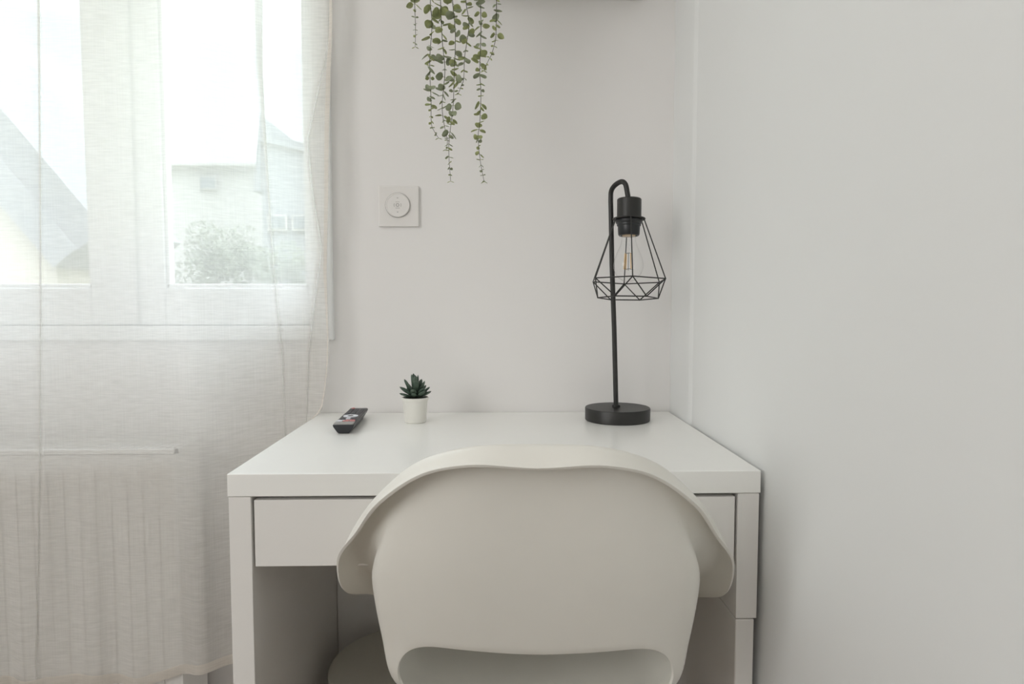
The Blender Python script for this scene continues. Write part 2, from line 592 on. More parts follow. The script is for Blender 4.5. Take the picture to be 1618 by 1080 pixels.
def tree(name, label, px, py_top, py_bot, Y, rpx, seed, n=2600):
    rnd = random.Random(seed)
    top, bot = at_y(px, py_top, Y), at_y(px, py_bot, Y)
    r = rpx / FPX * (Y + 1.41)
    t = thing(name, label, 'tree', (top.x, Y, GZ), group=None)
    hz = top.z - GZ
    bm = bmesh.new()
    tube(bm, [(0, 0, 0), (0.05, 0, hz * 0.4), (0, 0, hz * 0.8)], [0.14, 0.1, 0.04], 8)
    for k in range(6):
        a = rnd.random() * 6.28
        z = hz * rnd.uniform(0.35, 0.7)
        tube(bm, [(0.02, 0, z), (math.cos(a) * r * .6, math.sin(a) * r * .6, z + r * .6)], [0.05, 0.02], 6)
    link('trunk', bm, M_TWIG, t)
    bm = bmesh.new()
    blobs = [(rnd.uniform(-.6, .6) * r, rnd.uniform(-.6, .6) * r, hz - r * rnd.uniform(.45, 2.0), r * rnd.uniform(.4, .6)) for _ in range(12)]
    blobs.append((0, 0, hz - r * .5, r * .5))
    for _ in range(n):
        bx, by, bz, br = rnd.choice(blobs)
        d = Vector((rnd.gauss(0, 1), rnd.gauss(0, 1), rnd.gauss(0, 1))).normalized() * br * rnd.uniform(.75, 1.05)
        c = Vector((bx, by, bz)) + d
        s = r * 0.055
        e1 = Vector((rnd.gauss(0, 1), rnd.gauss(0, 1), rnd.gauss(0, 1))).normalized()
        e2 = e1.orthogonal().normalized()
        v = [bm.verts.new(c + e1 * s), bm.verts.new(c + e2 * s * .6), bm.verts.new(c - e1 * s), bm.verts.new(c - e2 * s * .6)]
        bm.faces.new(v)
    link('crown', bm, M_TREE, t, smooth=False)
    return t


tree('tree', 'leafy green tree outside, at the left side of the right window pane', 320, 345, 455, 10, 48, 3)
tree('tree', 'leafy green tree outside, in the middle of the right window pane', 385, 352, 455, 12, 40, 4)
tree('tree', 'low green tree outside, at the right edge of the right window pane', 455, 385, 455, 8, 45, 5)

# ------------------------------------------------------------------ radiator
RX0, RX1 = -1.42, -0.600
t = thing('radiator', 'white panel radiator under the window behind the curtain', 'radiator', ((RX0 + RX1) / 2, -0.075, 0.12))
ox, oy, oz = t.location
bm = bmesh.new()
box(bm, RX0 + .004 - ox, RX1 - .004 - ox, -0.139 - oy, -0.129 - oy, 0.12 - oz, 0.695 - oz)
n = 26
for i in range(n):     # pressed vertical flutes
    cx = RX0 + 0.03 + (RX1 - RX0 - 0.06) * (i + .5) / n
    box(bm, cx - .009 - ox, cx + .009 - ox, -0.1415 - oy, -0.1391 - oy, 0.15 - oz, 0.665 - oz)
link('front_panel', bm, M_RAD, t, smooth=False, bevel=0.002)
link('rear_panel', boxes((RX0 + .004 - ox, RX1 - .004 - ox, -0.045 - oy, -0.035 - oy, 0.12 - oz, 0.695 - oz)), M_RAD, t, smooth=False, bevel=0.002)
bm = boxes((RX0 - ox, RX1 - ox, -0.1415 - oy, -0.132 - oy, 0.697 - oz, 0.705 - oz), (RX0 - ox, RX1 - ox, -0.04 - oy, -0.034 - oy, 0.697 - oz, 0.705 - oz))
for i in range(60):
    cx = RX0 + (RX1 - RX0) * (i + .5) / 60
    box(bm, cx - .004 - ox, cx + .004 - ox, -0.132 - oy, -0.04 - oy, 0.698 - oz, 0.703 - oz)
link('top_grille', bm, M_RAD, t, smooth=False)
for xx in (RX0, RX1 - 0.003):
    link('side_cover', boxes((xx - ox, xx + .003 - ox, -0.1415 - oy, -0.034 - oy, 0.13 - oz, 0.705 - oz)), M_RAD, t, smooth=False)
for xx in (RX0 + .12, RX1 - .12):
    link('wall_bracket', boxes((xx - .015 - ox, xx + .015 - ox, -0.0345 - oy, -0.0005 - oy, 0.2 - oz, 0.62 - oz)), M_RAD, t, smooth=False)
bm = bmesh.new()
vx = RX1 + .022
tube(bm, [(RX1 - ox, -0.08 - oy, 0.16 - oz), (vx - ox, -0.08 - oy, 0.16 - oz), (vx - ox, -0.08 - oy, 0.001 - oz)], 0.008, 10)
link('valve_pipe', bm, M_RAD, t)

# ------------------------------------------------------------------ curtain
EDGE = [(2.3, -0.30)]
for _p in ((524.5, 0), (525, 30), (524, 70), (521.5, 110), (519.5, 192), (518.5, 311), (516.5, 380), (515, 430), (517, 480), (519, 534), (518, 572), (514, 613), (508, 648)):
    _q = at_y(_p[0], _p[1], -0.045)
    EDGE.append((_q.z, _q.x))
EDGE += [(0.748, -0.3705), (0.70, -0.372), (0.2, -0.372)]


def edge_x(z):
    pts = EDGE
    for (za, xa), (zb, xb) in zip(pts, pts[1:]):
        if zb <= z <= za:
            f = (za - z) / (za - zb)
            return xa + (xb - xa) * f
    return pts[-1][1]


def base_y(x, z):
    """gentle hanging wave of the cloth; it runs back to the wall at the desk"""
    t_ = min(max((x + 0.575) / 0.205, 0), 1)
    e = t_ * t_ * (3 - 2 * t_)
    y = -0.151 + e * 0.115
    amp = 0.0035 * (1 - 0.8 * e)
    y += amp * math.sin(x * 17 + 0.7 * math.sin(z * 1.5)) + 0.45 * amp * math.sin(x * 41 + 1.3 + z * 0.8)
    low = min(max((0.72 - z) / 0.4, 0), 1)
    y += low * 0.005 * (1 - e) * math.sin(x * 60 + 0.5) + low * 0.003 * math.sin(x * 95 + z * 3)
    return y - 0.004


def hem_z(x):
    f = min(max((-0.42 - x) / 0.25, 0), 1)
    return 0.296 - 0.035 * f ** 1.2 + 0.004 * math.sin(x * 30)


def interp(z, pts):
    for (za, a), (zb, b) in zip(pts, pts[1:]):
        if zb <= z <= za:
            return b + (a - b) * (z - zb) / (za - zb)
    return pts[0][1] if z > pts[0][0] else pts[-1][1]


def px_path(pts, Y):
    q = [at_y(a, b, Y) for a, b in pts]
    return [(2.3, q[0].x)] + [(v.z, v.x) for v in q] + [(0.2, q[-1].x)]


PX1 = px_path(((62, 0), (64, 200), (66, 450), (65, 700), (60, 1000)), -0.151)
PX2 = px_path(((404, 0), (406, 100), (412, 200), (418, 300), (424, 400), (430, 480), (437, 560), (442, 700)), -0.09)
# narrow overlapping pleats: (x(z), width(z))
PLEATS = [
    (PX1, [(2.3, .007), (1.6, .006), (0.7, .004), (0.2, .002)]),
    (PX2, [(2.3, .024), (1.6, .016), (1.35, .008), (1.1, .0025), (0.2, .0015)]),
    ([(2.3, -0.32)] + [(_v.z, _v.x) for _v in [at_y(_a, _b, -0.06) for _a, _b in ((516, 0), (514, 60), (498, 130), (480, 215), (488, 300), (503, 390), (491, 480), (482, 560), (480, 640))]] + [(0.2, -0.42)], [(2.3, .001), (1.55, .0015), (1.4, .004), (1.2, .0015), (1.0, .003), (0.8, .0015), (0.2, .001)]),
]
cols = []        # entries: (kind, data)
XC0 = -1.30
NX = 190
for i in range(NX + 1):
    cols.append(('u', i / NX))
ZT = 2.28
NZ = 120


def curtain_row(k):
    """points of one row, k in 0..1 from the top down"""
    out = []
    ztop = ZT
    zz = ztop + (0.30 - ztop) * k
    xe = edge_x(zz)
    xs = [XC0 + (xe - XC0) * i / NX for i in range(NX + 1)]
    pl = [(interp(zz, a), interp(zz, b)) for a, b in PLEATS]
    pi_ = 0
    for i, x in enumerate(xs):
        nxt = xs[i + 1] if i < NX else x
        out.append((x, 0.0))
    # insert pleats at fixed column indices, cloth x is pushed aside so that rows keep one topology
    return zz, out, pl


ROWS = []
IDX = [int(round((-0.90 - XC0) / (-0.346 - XC0) * NX)), int(round((-0.44 - XC0) / (-0.346 - XC0) * NX)), int(round((-0.383 - XC0) / (-0.346 - XC0) * NX))]
for r in range(NZ + 1):
    k = r / NZ
    zz, base, pl = curtain_row(k)
    row = []
    # anchors for a monotone remap so that column IDX[j] lands on pleat j
    anc = [(0, base[0][0])] + [(IDX[j], pl[j][0]) for j in range(3)] + [(NX, base[-1][0])]
    for i in range(NX + 1):
        for (ia, xa), (ib, xb) in zip(anc, anc[1:]):
            if ia <= i <= ib:
                x = xa + (xb - xa) * (i - ia) / (ib - ia)
                break
        dy = 0.0
        if i in IDX:
            j = IDX.index(i)
            w = pl[j][1]
            # front layer, turn, back layer, turn, rear layer
            seq = [(-0.5, 0), (0.0, -.002), (0.40, -.0015), (0.5, .0015), (0.40, .0045), (0, .005), (-0.40, .0055), (-0.5, .0085), (-0.40, .0115), (0.0, .011), (0.5, .007)]
            for sx, sy in seq:
                row.append((x + sx * w, sy * (0.5 if j == 0 else 1.0), zz))
        else:
            for j in range(3):       # keep neighbours off the pleat
                w = pl[j][1]
                d = i - IDX[j]
                if abs(d) < 4:
                    x += (1 if d > 0 else -1) * w * 0.5 * (1 - (abs(d) - 1) / 3)
            row.append((x, dy, zz))
    ROWS.append(row)
bm = bmesh.new()
grid = []
for r, row in enumerate(ROWS):
    k = r / NZ
    g = []
    for (x, dy, zz) in row:
        z = ZT + (hem_z(x) - ZT) * k
        g.append(bm.verts.new((x, base_y(x, z) + dy, z)))
    grid.append(g)
for a, b in zip(grid, grid[1:]):
    for i in range(len(a) - 1):
        bm.faces.new((a[i], a[i + 1], b[i + 1], b[i]))
curtain = thing('sheer_curtain', 'semi-sheer off-white linen curtain hanging over the window and radiator', 'curtain', (-0.8, -0.15, 0))
vo = curtain.location
bmesh.ops.translate(bm, verts=bm.verts, vec=-vo)
link('cloth', bm, M_CURT, curtain, auto=180)
# bottom hem and side hem (folded double)
bm = bmesh.new()
pa = pb = None
for i in range(0, 241):
    x = XC0 + (edge_x(0.3) - XC0) * i / 240
    z = hem_z(x)
    y = base_y(x, z) - 0.0025
    a = bm.verts.new((x, y, z - 0.001)); b = bm.verts.new((x, base_y(x, z + .018) - 0.0025, z + 0.018))
    if pa:
        bm.faces.new((pa, a, b, pb))
    pa, pb = a, b
bmesh.ops.translate(bm, verts=bm.verts, vec=-vo)
link('bottom_hem', bm, M_HEM, curtain, auto=180)
bm = bmesh.new()
pa = None
for i in range(0, 161):
    z = 0.30 + (ZT - 0.30) * i / 160
    x = edge_x(z)
    wd = 0.006 + 0.003 * math.sin(z * 6)
    tw = 0.006 * math.sin(z * 9)
    a = bm.verts.new((x + 0.0005, base_y(x, z) - 0.003 - abs(tw), z)); b = bm.verts.new((x - wd, base_y(x - wd, z) - 0.003, z))
    if pa:
        bm.faces.new((pa, a, b, pb))
    pa, pb = a, b
bmesh.ops.translate(bm, verts=bm.verts, vec=-vo)
link('side_hem', bm, M_HEM, curtain, auto=180)

rod = thing('curtain_rod', 'metal curtain rod above the window', 'curtain rod', (-0.8, -0.15, 2.29))
bm = bmesh.new()
tube(bm, [(-0.62, 0, 0), (0.56, 0, 0)], 0.01, 14)
link('pole', bm, M_ROD, rod)
for xx in (-0.58, 0.53):
    bm = bmesh.new()
    tube(bm, [(xx, 0, 0.0), (xx, 0.15, 0.0)], 0.006, 10)
    link('bracket', bm, M_ROD, rod)

# ------------------------------------------------------------------ desk
DX = 0.365
t = thing('desk', 'white desk with one drawer standing in the corner between window and side wall', 'desk', (0, -0.25, 0))
ox, oy, oz = t.location


def dpart(name, b, mat=M_DESKE, bevel=0.0008, par=None, smooth=False):
    bm = boxes(*b)
    bmesh.ops.translate(bm, verts=bm.verts, vec=(-ox, -oy, -oz))
    return link(name, bm, mat, par or t, smooth=smooth, bevel=bevel)


TT = 0.0315
dpart('desktop', [(-DX, DX, -0.5, -0.002, 0.75 - TT, 0.75)], M_DESK, 0.0012)
zt = 0.75 - TT - 0.0006
LP = 0.031
dpart('side_panel', [(-DX + .001, -DX + LP, -0.499, -0.003, 0.0, zt)])
dpart('upper_side_panel', [(DX - LP, DX - .0015, -0.499, -0.003, 0.5405, zt)])
dpart('lower_side_panel', [(DX - LP + .0005, DX - .004, -0.4975, -0.003, 0.0, 0.5385)], bevel=0.0022)
dpart('back_panel', [(-DX + LP + .001, DX - LP - .001, -0.018, -0.004, 0.16, zt)])
dpart('gap_shade_rail', [(-DX + LP + .001, DX - LP - .001, -0.47, -0.45, 0.7155, zt)], M_GAP_SHADE)  # coloured near-black so the gap above the drawer reads as shaded
dr = dpart('drawer', [(-DX + LP + .0035, DX - LP - .0035, -0.497, -0.481, 0.6205, 0.7130)], M_DESKE, 0.0008)
dpart('drawer_box', [(-DX + LP + .012, -DX + LP + .024, -0.48, -0.03, 0.628, 0.70), (DX - LP - .024, DX - LP - .012, -0.48, -0.03, 0.628, 0.70),
                     (-DX + LP + .024, DX - LP - .024, -0.48, -0.03, 0.628, 0.636), (-DX + LP + .024, DX - LP - .024, -0.042, -0.03, 0.636, 0.70)], M_DESKE, 0, par=dr)
bm = bmesh.new()
sp = at_y(449, 903, -0.43)
tube(bm, [(-DX + LP - .0005 - ox, -0.43 - oy, 0.608), (-DX + LP + 0.004 - ox, -0.43 - oy, 0.608)], 0.0035, 10)
link('screw', bm, M_SCREW, t)

# ------------------------------------------------------------------ round bin under the desk
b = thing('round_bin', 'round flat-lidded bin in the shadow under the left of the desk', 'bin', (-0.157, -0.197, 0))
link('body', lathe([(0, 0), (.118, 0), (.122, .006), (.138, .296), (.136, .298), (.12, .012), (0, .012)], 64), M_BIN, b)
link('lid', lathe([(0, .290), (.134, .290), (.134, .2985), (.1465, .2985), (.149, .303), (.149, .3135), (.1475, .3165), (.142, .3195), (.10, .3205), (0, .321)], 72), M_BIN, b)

# ------------------------------------------------------------------ armchair (one-piece shell, cut-out below the back)
# control rows (lateral a, forward f, height z): rim lip, roll top, wall levels, seat, centre line; columns run centre back -> seat front
G_ = [
    [(0, .000, .816), (0, .025, .8345), (0, .038, .800), (0, .062, .690), (0, .095, .5775), (0, .125, .500), (0, .175, .455), (0, .18, .453)],
    [(.072, .003, .818), (.078, .029, .8290), (.080, .041, .797), (.084, .064, .690), (.084, .097, .581), (.082, .127, .500), (.05, .185, .452), (0, .20, .448)],
    [(.120, .022, .8035), (.1265, .050, .8095), (.127, .058, .778), (.134, .076, .685), (.134, .105, .583), (.130, .134, .500), (.08, .20, .448), (0, .23, .444)],
    [(.1705, .055, .7645), (.1675, .079, .7735), (.164, .087, .740), (.179, .100, .672), (.179, .127, .576), (.166, .152, .500), (.10, .22, .446), (0, .26, .442)],
    [(.2115, .115, .7095), (.2095, .133, .7200), (.189, .135, .690), (.199, .145, .640), (.190, .165, .565), (.174, .190, .495), (.12, .245, .446), (0, .29, .441)],
    [(.2550, .188, .648), (.236, .200, .663), (.197, .195, .643), (.195, .202, .600), (.187, .215, .545), (.174, .235, .488), (.13, .275, .448), (0, .32, .441)],
    [(.2620, .243, .583), (.237, .260, .607), (.197, .262, .588), (.192, .265, .560), (.184, .272, .520), (.172, .285, .478), (.135, .315, .450), (0, .35, .442)],
    [(.240, .315, .547), (.218, .325, .564), (.190, .325, .550), (.185, .328, .525), (.178, .332, .497), (.168, .340, .470), (.135, .36, .452), (0, .38, .444)],
    [(.215, .390, .500), (.200, .393, .512), (.182, .395, .500), (.176, .396, .486), (.171, .398, .471), (.163, .400, .460), (.135, .41, .452), (0, .42, .446)],
    [(.195, .450, .450), (.186, .455, .458), (.176, .457, .457), (.170, .458, .456), (.163, .459, .455), (.155, .460, .454), (.13, .462, .452), (0, .468, .448)],
]
G_ = [[Vector(p) for p in row] for row in G_]


def hermite(P, T, i, u):
    """non-uniform Catmull-Rom on knots T, segment i, local u in 0..1"""
    n = len(P) - 1
    h = T[i + 1] - T[i]

    def tan(k):
        if k <= 0 or k >= n:
            k2 = 1 if k <= 0 else n
            return (P[k2] - P[k2 - 1]) / (T[k2] - T[k2 - 1])
        d0 = (P[k] - P[k - 1]) / (T[k] - T[k - 1])
        d1 = (P[k + 1] - P[k]) / (T[k + 1] - T[k])
        w0, w1 = T[k + 1] - T[k], T[k] - T[k - 1]
        return (d0 * w0 + d1 * w1) / (w0 + w1)
    m0, m1 = tan(i) * h, tan(i + 1) * h
    return ((2 * u ** 3 - 3 * u * u + 1) * P[i] + (u ** 3 - 2 * u * u + u) * m0 + (-2 * u ** 3 + 3 * u * u) * P[i + 1] + (u ** 3 - u * u) * m1)


KN = [0.0]
for _a, _b in zip(G_, G_[1:]):
    KN.append(KN[-1] + sum((q - p).length ** 0.8 for p, q in zip(_a[:5], _b[:5])) / 5)
KNM = [-KN[1]] + KN


def shell_pt(s, v):
    colp = [catmull(G_[i], v) for i in range(len(G_))]
    mir = Vector((-colp[1].x, colp[1].y, colp[1].z))
    P = [mir] + colp
    i = min(int(s), len(G_) - 2)
    return hermite(P, KNM, i + 1, s - i)


SP = 2.74


def arch(s):
    if s >= SP:
        return 4.86
    q = (s / SP)
    return 4.86 - (4.86 - 4.02) * (1 - q ** 7) ** (1 / 2.2)


svals = []
s = 0.0
while s < 2.0:
    svals.append(s); s += 0.12
for i in range(0, 26):
    svals.append(2.0 + (SP - 2.0) * (1 - (1 - i / 26) ** 1.9))
svals.append(SP)
s = SP + 0.05
while s < 9.0:
    svals.append(s); s += 0.1
svals.append(9.0)
vtop = [i / 44 for i in range(45)]
verts = {}
bm = bmesh.new()
colsL = []
for s in svals:
    va = arch(s)
    vb = 4.86 if s < SP else va
    c = []
    for k in vtop:
        c.append(shell_pt(s, va * k))
    nlow = 16
    for k in range(nlow + 1):
        c.append(shell_pt(s, vb + (7 - vb) * k / nlow))
    colsL.append(c)
YS0 = 0.0
for side in (1, -1):
    cv = [[bm.verts.new((p.x * side, p.y, p.z)) for p in c] for c in colsL]
    for i in range(len(cv) - 1):
        a, b_ = cv[i], cv[i + 1]
        for k in range(len(a) - 1):
            if k == 44 and svals[i] < SP:
                continue           # the open cut-out
            try:
                bm.faces.new((a[k], b_[k], b_[k + 1], a[k + 1]))
            except ValueError:
                pass
bmesh.ops.remove_doubles(bm, verts=bm.verts, dist=0.00012)
bmesh.ops.dissolve_degenerate(bm, edges=bm.edges, dist=0.00005)
CH = Vector((0.0400, CAM.y + 0.667, 0.0))
CROT = math.radians(-2.6)
chair = thing('shell_armchair', 'off-white plastic shell armchair seen from behind, pushed up to the desk', 'chair', CH, CROT)
sh = link('seat_shell', bm, M_SHELL, chair, auto=180)
so = sh.modifiers.new('thickness', 'SOLIDIFY')
so.thickness = 0.0036
so.offset = 0.0
so.use_even_offset = False
bv = sh.modifiers.new('rim_round', 'BEVEL')
bv.width = 0.0014
bv.segments = 2
bv.limit_method = 'ANGLE'
bv.angle_limit = math.radians(60)
# understructure and legs (below the frame)
bm = bmesh.new()
for sx in (-1, 1):
    tube(bm, [(sx * .09, .20, .412), (sx * .09, .41, .412)], .008, 10)
tube(bm, [(-.15, .24, .412), (.15, .24, .412)], .007, 10)
tube(bm, [(-.15, .35, .412), (.15, .35, .412)], .007, 10)
link('under_frame', bm, M_BLACK, chair)
for sx in (-1, 1):
    bm = bmesh.new()
    tube(bm, [(-sx * .168, .175, .20), (sx * .172, .357, .20)], .004, 8)
    link('cross_brace', bm, M_BLACK, chair)
for sx in (-1, 1):
    for fy, ty in ((.24, .13), (.35, .36)):
        bm = bmesh.new()
        tube(bm, [(sx * .145, fy, .428), (sx * .155, fy + (ty - fy) * .2, .34), (sx * .19, ty, 0.0)], [.012, .015, .010], 14)
        link('leg', bm, M_WOODLEG, chair)
for sx in (-1, 1):
    for fy in (.24, .35):
        bm = bmesh.new()
        tube(bm, [(sx * .09, fy, .412), (sx * .09, fy, .432)], .014, 16)
        link('shock_mount', bm, M_BLACK, chair)

# ------------------------------------------------------------------ desk lamp
LB = Vector((0.2385, -0.099, 0.75))
lamp = thing('desk_lamp', 'black metal desk lamp with open wire cage and clear bulb, right on desk', 'lamp', LB)
link('base', lathe([(0, 0), (.0615, 0), (.0632, .0015), (.0635, .0235), (.0625, .0252), (0, .0255)], 72), M_BLACK, lamp)
link('collar', lathe([(0, .0255), (.008, .0255), (.008, .029), (.0062, .0305), (0, .0305)], 24, cx=-0.0025, cy=0.002), M_BLACK, lamp)
SC = at_y(994, 347, -0.128) - LB         # centre of the shade ring
YP = 0.018


def L(px, py, Y):
    return at_y(px, py, Y) - LB


foot = Vector((-0.0025, 0.002, 0.0255))
pts = [foot, foot * 0.5 + L(968, 420, -0.090) * .5]
pts = [foot, L(970.5, 520, -0.094), L(967, 420, -0.090), L(965.5, 340, -0.088)]
b0 = L(965.0, 318, -0.088)
c1 = L(965.3, 296, -0.090)
c2 = L(987.5, 282.0, -0.123)
b3 = L(992.5, 312, -0.128)


def bend(p, q, r, k0, n):
    """rounded corner at q"""
    a = q + (p - q) * k0
    b_ = q + (r - q) * k0
    return [(1 - u) ** 2 * a + 2 * u * (1 - u) * q + u * u * b_ for u in [i / n for i in range(n + 1)]]


pts += [b0]
pts += bend(b0, c1, c2, 0.5, 9)
pts += bend(c1, c2, b3, 0.5, 9)[1:]
pts += [b3, b3 + Vector((0, 0, -0.006))]
bm = bmesh.new()
tube(bm, pts, 0.0048, 16)
link('stem', bm, M_BLACK, lamp)
AX = Vector((SC.x, SC.y, 0))
ztop_, zring = L(994, 314, -0.128).z, SC.z
tilt = Matrix.Rotation(math.radians(-4), 4, 'X') @ Matrix.Rotation(math.radians(1), 4, 'Y')
piv = Vector((SC.x, SC.y, zring + 0.03))


def tilted(bm):
    bmesh.ops.transform(bm, matrix=Matrix.Translation(piv) @ tilt @ Matrix.Translation(-piv), verts=bm.verts)
    return bm


k = 1.285 / FPX
bm = lathe([(0, ztop_), (.0215, ztop_), (.0228, ztop_ - .0015), (.0228, zring + .0015), (0, zring + .0015)], 40, SC.x, SC.y)
link('lamp_socket', tilted(bm), M_BLACK, lamp)
bm = lathe([(0, zring - .001), (.0245, zring - .001), (.025, zring - .006), (.0225, zring - .0085), (.0225, zring - .0115), (.0208, zring - .013), (.0200, zring - .028), (.0185, zring - .0305), (.0155, zring - .0305), (.0155, zring - .02), (0, zring - .02)], 40, SC.x, SC.y)
link('holder_ring', tilted(bm), M_SOCKET, lamp)
# wire cage
zmid = L(998, 443, -0.128).z
zlow = L(998, 471, -0.128).z
rm, rl, rt = 0.0735, 0.0565, 0.0292
bm = bmesh.new()
mid, low, top = [], [], []
for i in range(6):
    a = math.radians(85 + 60 * i)
    mid.append(Vector((SC.x + rm * math.cos(a), SC.y + rm * math.sin(a), zmid)))
    top.append(Vector((SC.x + rt * math.cos(a), SC.y + rt * math.sin(a), zring + .001)))
    a = math.radians(55 + 60 * i)
    low.append(Vector((SC.x + rl * math.cos(a), SC.y + rl * math.sin(a), zlow)))
wr = 0.00115
for i in range(6):
    j = (i + 1) % 6
    tube(bm, [mid[i], mid[j]], wr, 8)
    tube(bm, [low[i], low[j]], wr, 8)
    tube(bm, [mid[i], low[i]], wr, 8)
    tube(bm, [mid[i], low[j]], wr, 8)
    tube(bm, [top[i], mid[i]], wr, 8)
for p in low + mid:
    bmesh.ops.create_icosphere(bm, subdivisions=1, radius=wr * 1.25, matrix=Matrix.Translation(p))
n = 48
tube(bm, [(SC.x + rt * math.cos(2 * PI * i / n), SC.y + rt * math.sin(2 * PI * i / n), zring + .001) for i in range(n + 1)], 0.0015, 8, cap=False)
bm2 = lathe([(.0225, zring - .0004), (rt, zring - .0004), (rt, zring + .0014), (.0225, zring + .0014), (.0225, zring - .0004)], 48, SC.x, SC.y, bm=bm)
link('wire_cage', tilted(bm), M_BLACK, lamp)
# bulb
zb = L(996, 446, -0.128).z
zc = zring - 0.022
prof = [(0, zb), (.010, zb + .002), (.018, zb + .0075), (.0245, zb + .016), (.0278, zb + .026), (.0280, zb + .034), (.0262, zb + .043), (.0225, zb + .053), (.0182, zb + .063), (.0148, zb + .071), (.0135, zb + .078), (.013, zc)]
if prof[-1][1] < prof[-2][1]:
    prof = prof[:-2] + [(.013, zc)]
bm = lathe(prof, 48, SC.x, SC.y)
bulb = link('bulb', tilted(bm), M_BULB, lamp)
bm = lathe([(0, zc + .004), (.0128, zc + .004), (.0133, zc - .006), (.0125, zc - .009), (0, zc - .009)], 32, SC.x, SC.y)
link('cap', tilted(bm), M_BRASS, bulb)
bm = bmesh.new()
tube(bm, [(SC.x, SC.y, zc - .009), (SC.x, SC.y, zc - .02), (SC.x, SC.y, zb + .045)], [.0045, .0022, .0012], 10)
link('glass_stem', tilted(bm), M_BULB, bulb)
for q in range(4):
    a = math.radians(20 + 90 * q)
    bm = bmesh.new()
    ca_, sa_ = math.cos(a), math.sin(a)
    tube(bm, [(SC.x + .0075 * ca_, SC.y + .0075 * sa_, zb + .054), (SC.x + .0095 * ca_, SC.y + .0095 * sa_, zb + .024)], .0009, 8)
    link('filament', tilted(bm), M_FIL, bulb)
bm = bmesh.new()
tube(bm, [(SC.x, SC.y, zb + .055), (SC.x, SC.y, zb + .022)], .0005, 6)
for q in range(4):
    a = math.radians(20 + 90 * q)
    for r_, z_ in ((.0075, .054), (.0095, .024)):
        tube(bm, [(SC.x, SC.y, zb + z_ + .001), (SC.x + r_ * math.cos(a), SC.y + r_ * math.sin(a), zb + z_)], .0003, 6)
link('support_wire', tilted(bm), M_SCREW, bulb)

# ------------------------------------------------------------------ succulent
pot = thing('potted_succulent', 'small dark green succulent in a white pot on the desk', 'plant', (-0.1557, -0.1115, 0.75))
link('pot', lathe([(0, 0), (.0195, 0), (.0208, .0012), (.0240, .0420), (.0255, .0428), (.0258, .0475), (.0250, .0484), (.0235, .0475), (.0225, .040), (0, .040)], 56), M_POT, pot)
link('soil', lathe([(0, .0405), (.0224, .0405), (.0232, .0462), (.015, .0485), (0, .0495)], 40), M_SOIL, pot)


def succ_leaf(bm, az, el, Ln, wd, base_r, z0, curl):
    """thick pointed leaf"""
    d = Vector((math.cos(az), math.sin(az), 0))
    sd = Vector((-math.sin(az), math.cos(az), 0))
    N, Kk = 9, 8
    rings = []
    pos = d * base_r + Vector((0, 0, z0))
    e = el
    for i in range(N + 1):
        u = i / N
        w = wd * (0.55 + 0.9 * u - 0.1 * u * u) if u < .5 else wd * (0.975) * max(0.0, 1 - ((u - .5) / .5) ** 2.4) ** 0.62
        th = w * 0.42
        fw = d * math.cos(e) + Vector((0, 0, math.sin(e)))
        up = -d * math.sin(e) + Vector((0, 0, math.cos(e)))
        if i == N:
            rings.append([bm.verts.new(pos)])
        else:
            rings.append([bm.verts.new(pos + sd * w * math.cos(2 * PI * q / Kk) + up * th * (math.sin(2 * PI * q / Kk) + 0.35 * abs(math.cos(2 * PI * q / Kk)))) for q in range(Kk)])
        pos = pos + fw * Ln / N
        e += curl / N
    for a_, b_ in zip(rings, rings[1:]):
        for q in range(Kk):
            j = (q + 1) % Kk
            if len(b_) == 1:
                bm.faces.new((a_[q], a_[j], b_[0]))
            else:
                bm.faces.new((a_[q], a_[j], b_[j], b_[q]))
    bm.faces.new(rings[0][::-1])


rnd = random.Random(11)
bm = bmesh.new()
for tier, (n, el, Ln, wd, z0, br) in enumerate([(8, 16, .0260, .0062, .049, .006), (8, 36, .0300, .0064, .051, .005), (6, 55, .0330, .0060, .054, .004), (4, 74, .0365, .0048, .057, .002)]):
    for i in range(n):
        az = 2 * PI * (i + 0.5 * (tier % 2)) / n + rnd.uniform(-.12, .12) + tier * .4
        succ_leaf(bm, az, math.radians(el + rnd.uniform(-6, 6)), Ln * rnd.uniform(.9, 1.08), wd * rnd.uniform(.9, 1.1), br, z0, math.radians(rnd.uniform(5, 22)))
link('leaves', bm, M_SUCC, pot, auto=80)

# ------------------------------------------------------------------ remote control
rc = thing('remote_control', 'black television remote control lying on the left rear of the desk', 'remote control', (-0.2718, -0.1385, 0.75), math.radians(2.2))
bm = bmesh.new()
NL = 14
secs = []
for i in range(NL + 1):
    u = i / NL
    y = -0.089 + 0.178 * u
    taper = 1.0
    zl = 0.0005 + 0.0022 * max(0, (u - .75) / .25) ** 2
    endr = 1 - 0.06 * (max(0, (u - .93) / .07) ** 2)
    wt = 0.0182 * endr
    wbm = 0.0105 + 0.001 * math.sin(u * PI)
    zt_ = 0.0165 + 0.001 * math.sin(u * PI)
    sec = [(-wt, zt_), (-wt * 1.0, zt_ - .002), (-wt * .93, zt_ - .005), (-wbm * 1.1, zl + .0022), (-wbm * .85, zl), (wbm * .85, zl), (wbm * 1.1, zl + .0022), (wt * .93, zt_ - .005), (wt, zt_ - .002), (wt, zt_)]
    secs.append([bm.verts.new((x, y + (0.003 if (i == 0 and z < .01) else 0), z)) for x, z in sec])
for a_, b_ in zip(secs, secs[1:]):
    for q in range(10):
        bm.faces.new((a_[q], a_[(q + 1) % 10], b_[(q + 1) % 10], b_[q]))
bm.faces.new(secs[0])
bm.faces.new(secs[-1][::-1])
link('body', bm, M_REM, rc, bevel=0.0008, auto=50)


